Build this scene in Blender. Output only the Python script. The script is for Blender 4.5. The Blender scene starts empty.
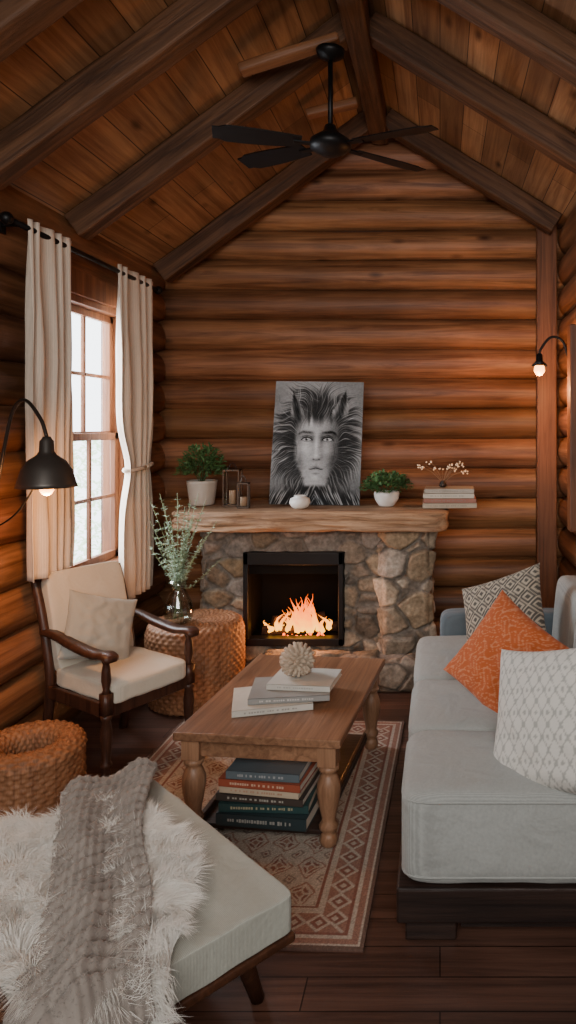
import bpy, math, random
import numpy as np
from mathutils import Vector, Matrix, noise, kdtree
R=random.Random(7)
COL=bpy.context.scene.collection
pi=math.pi
# ------------------------------------------------------------------ helpers
def mk(name,v,f,mat=None,smooth=False,parent=None,loc=(0,0,0),rot=(0,0,0),cols=None,bevel=0,mats=None,fm=None):
    me=bpy.data.meshes.new(name); me.from_pydata([tuple(map(float,p)) for p in v],[],f); me.update()
    o=bpy.data.objects.new(name,me); COL.objects.link(o)
    if mats:
        for m in mats: me.materials.append(m)
        if fm: me.polygons.foreach_set('material_index',fm)
    elif mat: me.materials.append(mat)
    if smooth: me.polygons.foreach_set('use_smooth',[True]*len(me.polygons))
    if cols is not None:
        a=me.color_attributes.new('Col','FLOAT_COLOR','POINT')
        c=np.ones((len(v),4),dtype=np.float32); c[:,:3]=np.asarray(cols,dtype=np.float32)[:, :3]
        a.data.foreach_set('color',c.ravel())
    o.location=loc; o.rotation_euler=rot
    if parent: o.parent=parent
    if bevel:
        b=o.modifiers.new('bevel','BEVEL'); b.width=bevel; b.segments=3; b.limit_method='ANGLE'
    return o
def empty(name,loc,rz=0,label=None,cat=None,group=None,kind=None,rot=None):
    o=bpy.data.objects.new(name,None); o.empty_display_size=.05; COL.objects.link(o)
    o.location=loc; o.rotation_euler=rot if rot else (0,0,rz)
    return tag(o,label,cat,group,kind)
def tag(o,label=None,cat=None,group=None,kind=None):
    if label:o['label']=label
    if cat:o['category']=cat
    if group:o['group']=group
    if kind:o['kind']=kind
    return o
class G:
    def __init__(s): s.v=[]; s.f=[]; s.c=[]
    def add(s,v,f,c=None):
        n=len(s.v); s.v+= [tuple(p) for p in v]; s.f+=[tuple(i+n for i in q) for q in f]
        if c is not None: s.c+=[c]*len(v)
    def box(s,x0,x1,y0,y1,z0,z1,M=None,c=None):
        v=[Vector(p) for p in ((x0,y0,z0),(x1,y0,z0),(x1,y1,z0),(x0,y1,z0),(x0,y0,z1),(x1,y0,z1),(x1,y1,z1),(x0,y1,z1))]
        if M: v=[M@p for p in v]
        s.add(v,[(0,3,2,1),(4,5,6,7),(0,1,5,4),(1,2,6,5),(2,3,7,6),(3,0,4,7)],c)
    def lathe(s,prof,cx=0,cy=0,cz=0,seg=24,M=None,c=None,cap=True):
        v=[];f=[]
        for r,z in prof:
            for i in range(seg):
                a=2*pi*i/seg; p=Vector((r*math.cos(a),r*math.sin(a),z))
                if M: p=M@p
                v.append(p+Vector((cx,cy,cz)))
        for j in range(len(prof)-1):
            for i in range(seg):
                k=(i+1)%seg; f.append((j*seg+i,j*seg+k,(j+1)*seg+k,(j+1)*seg+i))
        if cap:
            if prof[0][0]>1e-5: f.append(tuple(range(seg))[::-1])
            if prof[-1][0]>1e-5: f.append(tuple((len(prof)-1)*seg+i for i in range(seg)))
        s.add(v,f,c)
    def tube(s,pts,rad,seg=10,c=None):
        pts=[Vector(p) for p in pts]; n=len(pts)
        if not hasattr(rad,'__len__'): rad=[rad]*n
        up=Vector((0,0,1)); v=[];f=[]; pn=None
        for i,p in enumerate(pts):
            t=(pts[min(i+1,n-1)]-pts[max(i-1,0)]).normalized()
            if pn is None:
                a=up if abs(t.z)<.9 else Vector((1,0,0)); pn=t.cross(a).normalized()
            else: pn=(pn-t*pn.dot(t)).normalized()
            b=t.cross(pn)
            for k in range(seg):
                a=2*pi*k/seg; v.append(p+(pn*math.cos(a)+b*math.sin(a))*rad[i])
        for j in range(n-1):
            for i in range(seg):
                k=(i+1)%seg; f.append((j*seg+i,j*seg+k,(j+1)*seg+k,(j+1)*seg+i))
        f.append(tuple(range(seg))[::-1]); f.append(tuple((n-1)*seg+i for i in range(seg)))
        s.add(v,f,c)
    def ball(s,c0,r,seg=16,rings=10,sc=(1,1,1)):
        prof=[(max(r*math.sin(pi*j/rings),1e-6),-r*math.cos(pi*j/rings)) for j in range(rings+1)]
        s.lathe(prof,*c0,seg=seg,M=Matrix.Diagonal((*sc,)).to_3x3() if sc!=(1,1,1) else None,cap=False)
    def obj(s,name,mat,**k):
        if s.c: k['cols']=s.c
        return mk(name,s.v,s.f,mat,**k)
def bez(pts,n=24):
    P=[Vector(p) for p in pts]; P=[2*P[0]-P[1]]+P+[2*P[-1]-P[-2]]; out=[]
    for i in range(1,len(P)-2):
        for k in range(n):
            t=k/n; a,b,c,d=P[i-1],P[i],P[i+1],P[i+2]
            out.append(.5*((2*b)+(c-a)*t+(2*a-5*b+4*c-d)*t*t+(-a+3*b-3*c+d)*t**3))
    out.append(P[-2]); return out
def puff(w,d,h,p=6,n=14,bulge=0,seed=0):
    key={};v=[];f=[]
    def idx(q):
        k=tuple(round(x,5) for x in q)
        if k not in key: key[k]=len(v); v.append(q)
        return key[k]
    def sp(t): return math.sin(t*pi/2)*.55+t*.45
    for ax in range(3):
        for sg in (-1,1):
            for i in range(n):
                for j in range(n):
                    c=[]
                    for di,dj in ((0,0),(1,0),(1,1),(0,1)):
                        q=[0,0,0]; q[ax]=sg; q[(ax+1)%3]=sp(2*(i+di)/n-1); q[(ax+2)%3]=sp(2*(j+dj)/n-1); c.append(idx(tuple(q)))
                    f.append(tuple(c) if sg>0 else tuple(c[::-1]))
    out=[]
    for q in v:
        L=sum(abs(x)**p for x in q)**(1/p); x,y,z=(a/L for a in q)
        zz=z*h/2*(1+bulge*(1-x*x)*(1-y*y))
        nz=noise.noise(Vector((x*3+seed,y*3,z)))*.006
        out.append((x*w/2,y*d/2,zz+nz))
    return out,f
# ------------------------------------------------------------------ materials
def newmat(name):
    m=bpy.data.materials.new(name); m.use_nodes=True; nt=m.node_tree
    return m,nt,nt.nodes['Principled BSDF']
def N(nt,t,**k):
    n=nt.nodes.new(t)
    for a,b in k.items():
        if a in n.inputs.keys(): n.inputs[a].default_value=b
        else: setattr(n,a,b)
    return n
def rgba(c): return (c[0],c[1],c[2],1)
def plain(name,c,rough=.5,metal=0,emit=0,ecol=None,trans=0,var=.12,sheen=0,spec=None):
    m,nt,b=newmat(name)
    b.inputs['Roughness'].default_value=rough; b.inputs['Metallic'].default_value=metal
    b.inputs['Transmission Weight'].default_value=trans
    if spec is not None: b.inputs['Specular IOR Level'].default_value=spec
    if sheen: b.inputs['Sheen Weight'].default_value=sheen
    if emit:
        b.inputs['Emission Color'].default_value=rgba(ecol or c); b.inputs['Emission Strength'].default_value=emit
    if var:
        t=N(nt,'ShaderNodeTexCoord'); n=N(nt,'ShaderNodeTexNoise',Scale=9.,Detail=4.)
        r=N(nt,'ShaderNodeValToRGB'); r.color_ramp.elements[0].position=.3; r.color_ramp.elements[1].position=.7
        r.color_ramp.elements[0].color=rgba([x*(1-var) for x in c]); r.color_ramp.elements[1].color=rgba([min(1,x*(1+var)) for x in c])
        nt.links.new(t.outputs['Object'],n.inputs['Vector']); nt.links.new(n.outputs['Fac'],r.inputs['Fac']); nt.links.new(r.outputs['Color'],b.inputs['Base Color'])
    else: b.inputs['Base Color'].default_value=rgba(c)
    return m
def wood(name,dark,light,axis=0,sc=1.,rough=.5,attr=False,bump=.25,planks=None,knots=False):
    m,nt,b=newmat(name); L=nt.links.new
    b.inputs['Roughness'].default_value=rough; b.inputs['Specular IOR Level'].default_value=.35
    t=N(nt,'ShaderNodeTexCoord'); mp=N(nt,'ShaderNodeMapping')
    s=[13*sc]*3; s[axis]=.6*sc; mp.inputs['Scale'].default_value=s
    n=N(nt,'ShaderNodeTexNoise',Scale=1.6,Detail=10.,Roughness=.68,Distortion=.8)
    L(t.outputs['Object'],mp.inputs['Vector']); L(mp.outputs['Vector'],n.inputs['Vector'])
    r=N(nt,'ShaderNodeValToRGB'); e=r.color_ramp.elements
    e[0].position=.34; e[0].color=rgba(dark); e[1].position=.64; e[1].color=rgba(light)
    L(n.outputs['Fac'],r.inputs['Fac']); out=r.outputs['Color']
    n2=N(nt,'ShaderNodeTexNoise',Scale=1.3,Detail=3.); L(t.outputs['Object'],n2.inputs['Vector'])
    r2=N(nt,'ShaderNodeValToRGB'); r2.color_ramp.elements[0].position=.3;r2.color_ramp.elements[1].position=.7
    r2.color_ramp.elements[0].color=(.58,.56,.56,1); r2.color_ramp.elements[1].color=(1.15,1.12,1.1,1)
    L(n2.outputs['Fac'],r2.inputs['Fac'])
    mx=N(nt,'ShaderNodeMix',data_type='RGBA',blend_type='MULTIPLY'); mx.inputs[0].default_value=1
    L(out,mx.inputs[6]); L(r2.outputs['Color'],mx.inputs[7]); out=mx.outputs[2]
    if knots:
        mk2=N(nt,'ShaderNodeMapping'); s2=[3.2]*3; s2[axis]=1.3; mk2.inputs['Scale'].default_value=s2
        L(t.outputs['Object'],mk2.inputs['Vector'])
        vo=N(nt,'ShaderNodeTexVoronoi',Scale=1.3); L(mk2.outputs['Vector'],vo.inputs['Vector'])
        r3=N(nt,'ShaderNodeValToRGB'); r3.color_ramp.elements[0].position=.03; r3.color_ramp.elements[0].color=(.25,.2,.18,1)
        r3.color_ramp.elements[1].position=.13; r3.color_ramp.elements[1].color=(1,1,1,1)
        L(vo.outputs['Distance'],r3.inputs['Fac'])
        m3=N(nt,'ShaderNodeMix',data_type='RGBA',blend_type='MULTIPLY'); m3.inputs[0].default_value=1
        L(out,m3.inputs[6]); L(r3.outputs['Color'],m3.inputs[7]); out=m3.outputs[2]
    if attr:
        at=N(nt,'ShaderNodeAttribute',attribute_name='Col')
        m4=N(nt,'ShaderNodeMix',data_type='RGBA',blend_type='MULTIPLY'); m4.inputs[0].default_value=1
        L(out,m4.inputs[6]); L(at.outputs['Color'],m4.inputs[7]); out=m4.outputs[2]
    hgt=n.outputs['Fac']
    if planks:
        rotz,bw,rh=planks
        mp2=N(nt,'ShaderNodeMapping'); mp2.inputs['Rotation'].default_value=(0,0,rotz)
        L(t.outputs['Object'],mp2.inputs['Vector'])
        br=N(nt,'ShaderNodeTexBrick'); br.inputs['Scale'].default_value=1; br.offset=.37
        br.inputs['Brick Width'].default_value=bw; br.inputs['Row Height'].default_value=rh
        br.inputs['Mortar Size'].default_value=.0026; br.inputs['Mortar Smooth'].default_value=.3
        br.inputs['Color1'].default_value=(.66,.64,.62,1); br.inputs['Color2'].default_value=(1.2,1.17,1.13,1); br.inputs['Mortar'].default_value=(.15,.12,.1,1)
        L(mp2.outputs['Vector'],br.inputs['Vector'])
        m5=N(nt,'ShaderNodeMix',data_type='RGBA',blend_type='MULTIPLY'); m5.inputs[0].default_value=1
        L(out,m5.inputs[6]); L(br.outputs['Color'],m5.inputs[7]); out=m5.outputs[2]
    L(out,b.inputs['Base Color'])
    bp=N(nt,'ShaderNodeBump',Strength=bump,Distance=.01); L(hgt,bp.inputs['Height']); L(bp.outputs['Normal'],b.inputs['Normal'])
    return m
def fabric(name,c,scale=260,var=.1,rough=.95,bump=.3,attr=False,sheen=.1,wr=.35):
    m,nt,b=newmat(name); L=nt.links.new; b.inputs['Roughness'].default_value=rough; b.inputs['Sheen Weight'].default_value=sheen
    b.inputs['Specular IOR Level'].default_value=.2
    t=N(nt,'ShaderNodeTexCoord')
    w1=N(nt,'ShaderNodeTexWave',Scale=scale*.32,Distortion=1.5,bands_direction='X'); w2=N(nt,'ShaderNodeTexWave',Scale=scale*.32,Distortion=1.5,bands_direction='Y')
    nz=N(nt,'ShaderNodeTexNoise',Scale=scale*.4,Detail=3.)
    for w in (w1,w2,nz): L(t.outputs['Object'],w.inputs['Vector'])
    ad=N(nt,'ShaderNodeMath',operation='ADD'); L(w1.outputs['Fac'],ad.inputs[0]); L(w2.outputs['Fac'],ad.inputs[1])
    ad2=N(nt,'ShaderNodeMath',operation='ADD'); L(ad.outputs[0],ad2.inputs[0]); L(nz.outputs['Fac'],ad2.inputs[1])
    r=N(nt,'ShaderNodeValToRGB'); r.color_ramp.elements[0].position=.15; r.color_ramp.elements[1].position=.85
    dv=N(nt,'ShaderNodeMath',operation='MULTIPLY'); dv.inputs[1].default_value=.34; L(ad2.outputs[0],dv.inputs[0]); L(dv.outputs[0],r.inputs['Fac'])
    k=(1,1,1) if attr else c
    r.color_ramp.elements[0].color=rgba([x*(1-var) for x in k]); r.color_ramp.elements[1].color=rgba([min(1,x*(1+var)) for x in k])
    out=r.outputs['Color']
    if attr:
        at=N(nt,'ShaderNodeAttribute',attribute_name='Col')
        mx=N(nt,'ShaderNodeMix',data_type='RGBA',blend_type='MULTIPLY'); mx.inputs[0].default_value=1
        L(out,mx.inputs[6]); L(at.outputs['Color'],mx.inputs[7]); out=mx.outputs[2]
    L(out,b.inputs['Base Color'])
    big=N(nt,'ShaderNodeTexNoise',Scale=7.,Detail=3.,Distortion=.6); L(t.outputs['Object'],big.inputs['Vector'])
    bp0=N(nt,'ShaderNodeBump',Strength=wr,Distance=.03); L(big.outputs['Fac'],bp0.inputs['Height'])
    bp=N(nt,'ShaderNodeBump',Strength=bump,Distance=.002); L(dv.outputs[0],bp.inputs['Height']); L(bp0.outputs['Normal'],bp.inputs['Normal']); L(bp.outputs['Normal'],b.inputs['Normal'])
    return m
def vcol(name,rough=.8,bump=.3,bs=60,nv=.15):
    m,nt,b=newmat(name); L=nt.links.new; b.inputs['Roughness'].default_value=rough; b.inputs['Specular IOR Level'].default_value=.25
    at=N(nt,'ShaderNodeAttribute',attribute_name='Col'); t=N(nt,'ShaderNodeTexCoord'); n=N(nt,'ShaderNodeTexNoise',Scale=float(bs),Detail=6.)
    L(t.outputs['Object'],n.inputs['Vector'])
    r=N(nt,'ShaderNodeValToRGB'); r.color_ramp.elements[0].position=.3;r.color_ramp.elements[1].position=.7
    r.color_ramp.elements[0].color=(1-nv,1-nv,1-nv,1); r.color_ramp.elements[1].color=(1+nv,1+nv,1+nv,1); L(n.outputs['Fac'],r.inputs['Fac'])
    mx=N(nt,'ShaderNodeMix',data_type='RGBA',blend_type='MULTIPLY'); mx.inputs[0].default_value=1
    L(at.outputs['Color'],mx.inputs[6]); L(r.outputs['Color'],mx.inputs[7]); L(mx.outputs[2],b.inputs['Base Color'])
    bp=N(nt,'ShaderNodeBump',Strength=bump,Distance=.005); L(n.outputs['Fac'],bp.inputs['Height']); L(bp.outputs['Normal'],b.inputs['Normal'])
    return m
def glassy(name,tint=(.96,.98,1),k=.05):
    m,nt,b=newmat(name); L=nt.links.new
    tr=N(nt,'ShaderNodeBsdfTransparent',Color=rgba(tint)); gl=N(nt,'ShaderNodeBsdfGlossy',Roughness=.03)
    mx=N(nt,'ShaderNodeMixShader'); mx.inputs[0].default_value=k; L(tr.outputs[0],mx.inputs[1]); L(gl.outputs[0],mx.inputs[2])
    L(mx.outputs[0],nt.nodes['Material Output'].inputs['Surface']); return m

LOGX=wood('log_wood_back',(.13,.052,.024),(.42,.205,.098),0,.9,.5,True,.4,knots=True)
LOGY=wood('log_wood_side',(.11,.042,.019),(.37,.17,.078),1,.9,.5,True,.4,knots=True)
BEAM=wood('beam_wood',(.048,.021,.010),(.17,.08,.038),0,1.3,.6,False,.6)
CEIL=wood('ceiling_boards',(.22,.10,.047),(.48,.27,.135),1,.9,.5,False,.25,planks=(pi/2,2.3,.15),knots=True)
FLOOR=wood('floor_boards',(.055,.028,.021),(.15,.078,.057),0,1.,.38,False,.15,planks=(0,1.1,.125))
TRIM=wood('window_wood',(.15,.055,.025),(.32,.135,.06),2,1.5,.5)
POST=wood('post_wood',(.11,.042,.02),(.25,.105,.048),2,1.2,.5)
MANT=wood('mantel_wood',(.17,.095,.052),(.46,.29,.17),0,1.6,.65,False,.7)
TABW=wood('table_wood',(.15,.075,.042),(.32,.175,.10),1,1.4,.34)
TABL=wood('table_leg_wood',(.20,.10,.055),(.38,.215,.125),2,1.4,.4)
DARKW=wood('dark_wood',(.014,.009,.008),(.040,.023,.018),0,1.6,.4)
CHW=wood('chair_wood',(.028,.012,.008),(.085,.036,.022),2,1.6,.38)
OTW=wood('ottoman_wood',(.05,.021,.012),(.12,.05,.026),0,1.6,.38)
BLACK=plain('black_metal',(.012,.012,.013),.45,.6)
BLACKM=plain('firebox_black',(.006,.006,.006),1,0,spec=.05)
BRONZE=plain('dark_bronze',(.05,.04,.034),.4,.7)
LINEN=fabric('sofa_linen',(.315,.33,.32),var=.2,bump=.7,wr=.55)
LINEN2=fabric('ottoman_linen',(.37,.38,.335),var=.16,bump=.6)
CREAM=fabric('chair_cream',(.58,.53,.44))
CURT=fabric('curtain_cloth',(.66,.56,.46),120)
SOFAG=fabric('arm_slate',(.12,.15,.175))
WICK=wood('wicker',(.19,.08,.037),(.42,.21,.105),2,2.5,.6)
CERAM=plain('white_ceramic',(.68,.67,.64),.35)
GREEN=plain('leaf_green',(.055,.13,.04),.6,var=.5)
GREEND=plain('leaf_dark_green',(.03,.085,.03),.6,var=.4)
SAGE=plain('sage_leaf',(.27,.36,.26),.7,var=.35)
PAGES=plain('paper_pages',(.62,.58,.5),.9,var=.08)
GLASS=glassy('clear_glass')
FURW=plain('white_fur',(.82,.80,.75),.9,var=.08,sheen=.3)
FURG=plain('taupe_fur',(.255,.225,.20),.95,var=.15,sheen=.25)

# ------------------------------------------------------------------ room constants
XL,XR,YB,YF=-2.11,.90,5.30,-.9
PX,PZ=-.46,4.09; SL,SR=.735,.62
def ceilz(x): return PZ-(PX-x)*SL if x<PX else PZ-(x-PX)*SR
PITCH=.232
def log_segment(g,axis,a0,a1,z,rad,off,inward,seed,col,nseg=None):
    n=max(2,int((a1-a0)/.12)); m=12; v=[];f=[]
    for i in range(n+1):
        a=a0+(a1-a0)*i/n
        w=.012*noise.noise(Vector((a*.7,seed*3.1,0))); zz=z+.013*noise.noise(Vector((a*.6,seed*1.7,9)))
        rr=rad*(1+.08*noise.noise(Vector((a*.9,seed*2.3,4))))
        for j in range(m+1):
            t=-pi/2+pi*j/m
            dz=rr*math.sin(t); dep=rr*.92*(1-math.cos(t))
            o=off-inward*(dep+abs(w))
            v.append((a,o,zz+dz) if axis=='x' else (o,a,zz+dz))
    for i in range(n):
        for j in range(m):
            q=(i*(m+1)+j,(i+1)*(m+1)+j,(i+1)*(m+1)+j+1,i*(m+1)+j+1)
            f.append(q)
    f.append(tuple(range(m+1))); f.append(tuple(n*(m+1)+j for j in range(m,-1,-1)))
    g.add(v,f,col)
def logcol():
    k=R.uniform(.66,1.22); return (k,k*R.uniform(.93,1.03),k*R.uniform(.88,1.05))
g=G(); z=PITCH*.5-.03; i=0
while z<PZ:
    x0,x1=XL-.12,XR+.12
    zt=z-.06
    if zt>ceilz(XL): x0=PX-(PZ-zt)/SL-.05
    if zt>ceilz(XR): x1=PX+(PZ-zt)/SR+.05
    if x1-x0>.2: log_segment(g,'x',x0,x1,z,PITCH*.53,YB,-1,i+.5,logcol())
    z+=PITCH; i+=1
g.box(XL-.2,XR+.2,YB+.09,YB+.16,-.05,3.0,c=(.35,.3,.3))
v=[(XL-.2,YB+.1,2.95),(XR+.2,YB+.1,2.95),(XR+.2,YB+.1,ceilz(XR)+.2),(PX,YB+.1,PZ+.15),(XL-.2,YB+.1,ceilz(XL)+.1)]
g.add(v,[(0,1,2,3,4)],(.35,.3,.3))
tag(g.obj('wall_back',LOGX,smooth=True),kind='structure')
WY0,WY1,WZ0,WZ1=3.80,4.62,.80,2.46
g=G(); z=PITCH*.5-.06; i=0
while z-PITCH*.5<ceilz(XL)+.05:
    c=logcol()
    if z+PITCH*.3>WZ0 and z-PITCH*.3<WZ1:
        log_segment(g,'y',YF,WY0-.02,z,PITCH*.53,XL,1,i+20,c); log_segment(g,'y',WY1+.02,YB+.1,z,PITCH*.53,XL,1,i+20,c)
    else: log_segment(g,'y',YF,YB+.1,z,PITCH*.53,XL,1,i+20,c)
    z+=PITCH; i+=1
bk=(.35,.3,.3)
g.box(XL-.16,XL-.09,YF,WY0,-.05,3.05,c=bk); g.box(XL-.16,XL-.09,WY1,YB+.1,-.05,3.05,c=bk)
g.box(XL-.16,XL-.09,WY0,WY1,-.05,WZ0,c=bk); g.box(XL-.16,XL-.09,WY0,WY1,WZ1,3.05,c=bk)
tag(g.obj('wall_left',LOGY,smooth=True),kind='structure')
g=G(); z=PITCH*.5-.01; i=0
while z-PITCH*.5<ceilz(XR)+.05:
    log_segment(g,'y',YF,YB+.1,z,PITCH*.53,XR,-1,i+40,logcol()); z+=PITCH; i+=1
g.box(XR+.09,XR+.16,YF,YB+.1,-.05,3.4,c=bk)
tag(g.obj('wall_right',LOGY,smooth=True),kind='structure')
g=G(); g.box(XL-.2,XR+.2,YF-.1,YF,-.05,4.4); tag(g.obj('wall_front',POST),kind='structure')
g=G(); g.box(XL-.2,XR+.2,YF-.1,YB+.2,-.12,0); tag(g.obj('floor',FLOOR),kind='structure')
g=G()
xa,xb=XL-.25,XR+.25; y0,y1=YF-.1,YB+.2; t=.06
v=[(xa,y0,ceilz(xa)),(PX,y0,PZ),(xb,y0,ceilz(xb)),(xa,y1,ceilz(xa)),(PX,y1,PZ),(xb,y1,ceilz(xb))]
v+=[(a,b,c+t) for a,b,c in v]
g.add(v,[(0,1,4,3),(1,2,5,4),(6,9,10,7),(7,10,11,8),(0,3,9,6),(2,8,11,5),(0,6,7,1),(1,7,8,2),(3,4,10,9),(4,5,11,10)])
tag(g.obj('ceiling',CEIL),kind='structure')
def rough_beam(L,w,h,seed):
    n=max(4,int(L/.12)); v=[];f=[]
    for i in range(n+1):
        x=-L/2+L*i/n
        for j,(a,b) in enumerate(((-1,-1),(0,-1.04),(1,-1),(1.03,0),(1,1),(-1,1),(-1.03,0))):
            k=.006*noise.noise(Vector((x*3+seed,j*2.3,0)))
            v.append((x,a*(w/2+k),b*(h/2+k)))
    m=7
    for i in range(n):
        for j in range(m): f.append((i*m+j,i*m+(j+1)%m,(i+1)*m+(j+1)%m,(i+1)*m+j))
    f.append(tuple(range(m))[::-1]); f.append(tuple(n*m+j for j in range(m)))
    return v,f
def beam(name,p,q,w,h,label,group=None,bev=.012,mat=None):
    p=Vector(p);q=Vector(q);d=q-p
    v,f=rough_beam(d.length,w,h,R.random()*50)
    o=mk(name,v,f,mat or BEAM,loc=(p+q)/2,bevel=bev)
    X=d.normalized(); Y=Vector((0,0,1)).cross(X).normalized(); Z=X.cross(Y)
    o.rotation_euler=Matrix((X,Y,Z)).transposed().to_euler()
    return tag(o,label,'beam',group)
for d in (.1,.9,1.7,2.5,3.1,3.92,5.12):
    for sx in (-1,1):
        S=SL if sx<0 else SR; xe=XL-.0 if sx<0 else XR
        nx,nz=(S,-1) if sx<0 else (-S,-1); l=math.hypot(nx,nz); nx/=l; nz/=l; k=.075
        x1=PX+sx*.10
        beam('roof_rafter',(xe+nx*k,d,ceilz(xe)+nz*k),(x1+nx*k,d,ceilz(x1)+nz*k),.13,.145,'dark brown rough timber rafter under the plank ceiling','sloping roof rafters')
beam('ridge_beam',(PX,YF+.05,PZ-.15),(PX,YB-.02,PZ-.15),.13,.19,'dark brown ridge beam along the ceiling peak')
TIE=wood('tie_wood',(.16,.065,.03),(.32,.15,.07),0,1.3,.5)
beam('collar_tie',(-1.05,3.62,3.56),(PX-.07,3.62,3.73),.08,.05,'short brown cross timber beneath the ridge',mat=TIE)
beam('collar_tie',(-.86,4.45,3.70),(PX-.07,4.45,3.78),.08,.05,'short brown cross timber close to the gable wall',mat=TIE)
g=G(); g.box(XR-.165,XR-.012,YB-.07,YB-.002,0,ceilz(XR)+.02); tag(g.obj('trim_1',POST,bevel=.01),kind='structure')
g=G(); g.box(XR-.05,XR+.01,4.50,4.62,1.0,2.36); tag(g.obj('trim_2',POST,bevel=.008),kind='structure')
# ------------------------------------------------------------------ window
g=G(); xo=XL-.12; xi=XL+.012
g.box(xo,xi,WY0-.02,WY0+.06,WZ0-.02,WZ1); g.box(xo,xi,WY1-.06,WY1+.02,WZ0-.02,WZ1)
g.box(xo,xi,WY0-.02,WY1+.02,WZ1-.05,WZ1+.02)
g.box(XL-.02,XL+.03,WY0-.10,WY0+.03,WZ0-.08,WZ1+.10); g.box(XL-.02,XL+.03,WY1-.03,WY1+.10,WZ0-.08,WZ1+.10)
g.box(XL-.02,XL+.034,WY0-.12,WY1+.12,WZ1-.01,WZ1+.13)
g.box(XL-.12,XL+.07,WY0-.12,WY1+.12,WZ0-.02,WZ0+.035); g.box(XL-.02,XL+.035,WY0-.10,WY1+.10,WZ0-.12,WZ0-.02)
zm=(WZ0+WZ1)/2
for (za,zb,xx) in ((WZ0+.035,zm+.02,XL-.05),(zm-.02,WZ1-.05,XL-.085)):
    a,b=WY0+.06,WY1-.06
    g.box(xx,xx+.035,a,a+.045,za,zb); g.box(xx,xx+.035,b-.045,b,za,zb); g.box(xx,xx+.035,a,b,za,za+.05); g.box(xx,xx+.035,a,b,zb-.045,zb)
    g.box(xx+.006,xx+.03,(a+b)/2-.011,(a+b)/2+.011,za,zb); g.box(xx+.006,xx+.03,a,b,(za+zb)/2-.011,(za+zb)/2+.011)
win=tag(g.obj('window_1',TRIM,bevel=.004),kind='structure')
g=G(); x=XL-.064; g.add([(x,WY0+.07,WZ0+.04),(x,WY1-.07,WZ0+.04),(x,WY1-.07,WZ1-.06),(x,WY0+.07,WZ1-.06)],[(0,1,2,3)]); g.obj('window_glass',GLASS,parent=win)
RX=XL+.10
def curtain(name,ya,yb,ztop,zbot,folds,tie=None,label=''):
    e=empty(name,(RX,(ya+yb)/2,zbot),label=label,cat='curtain')
    n=110; m=60; v=[];f=[]; W=yb-ya
    for j in range(m+1):
        s=j/m; z=ztop-(ztop-zbot)*s
        wf=1.; off=0; amp=.028
        if tie:
            k=math.exp(-((z-tie)/.20)**2); wf=1-.34*k; amp=.028*(1-.2*k); off=.03*k
            if z<tie: wf*=.88+.12*k
        amp*=.6+.4*min(1,s*4)
        for i in range(n+1):
            u=i/n; ph=u*folds*2*pi+.9*math.sin(3*s+u*5)+1.3*math.sin(u*9+s)
            y=(u-.5)*W*wf+off+.006*math.sin(ph*.5+s*6)
            x=amp*math.sin(ph)+.014*noise.noise(Vector((u*6,s*4,1)))
            v.append((x,y,z-zbot))
    for j in range(m):
        for i in range(n):
            a=j*(n+1)+i; f.append((a,a+1,a+n+2,a+n+1))
    o=mk('curtain_panel',v,f,CURT,smooth=True,parent=e)
    md=o.modifiers.new('s','SOLIDIFY'); md.thickness=.003
    if tie:
        g=G(); P=[]
        for k in range(25):
            a=2*pi*k/24; P.append((.045*math.cos(a),.03+W*.34*math.sin(a),tie-zbot+.015*math.sin(a)))
        g.tube(P,.014,8); g.obj('tieback',CURT,parent=e,smooth=True)
    return e
ZR=2.66
curtain('curtain',3.36,3.77,ZR+.045,.93,5,label='cream linen curtain hanging straight beside the window')
curtain('curtain',4.30,4.84,ZR+.045,.58,5,tie=1.42,label='cream linen curtain gathered by a tieback')
rod=empty('curtain_rod',(RX,4.05,ZR),label='black metal curtain rod above the window',cat='curtain rod')
g=G(); g.tube([(0,-.83,0),(0,.85,0)],.014,12); g.obj('rod',BLACK,parent=rod,smooth=True)
for s in (-.85,.87):
    g=G(); g.ball((0,s,0),.03); g.obj('finial',BLACK,parent=rod,smooth=True)
for s in (-.74,.83):
    g=G(); g.tube([(0,s,0),(-.09,s,0)],.009,8); g.box(-.10,-.085,s-.02,s+.02,-.04,.04); g.obj('bracket',BLACK,parent=rod)
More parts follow.
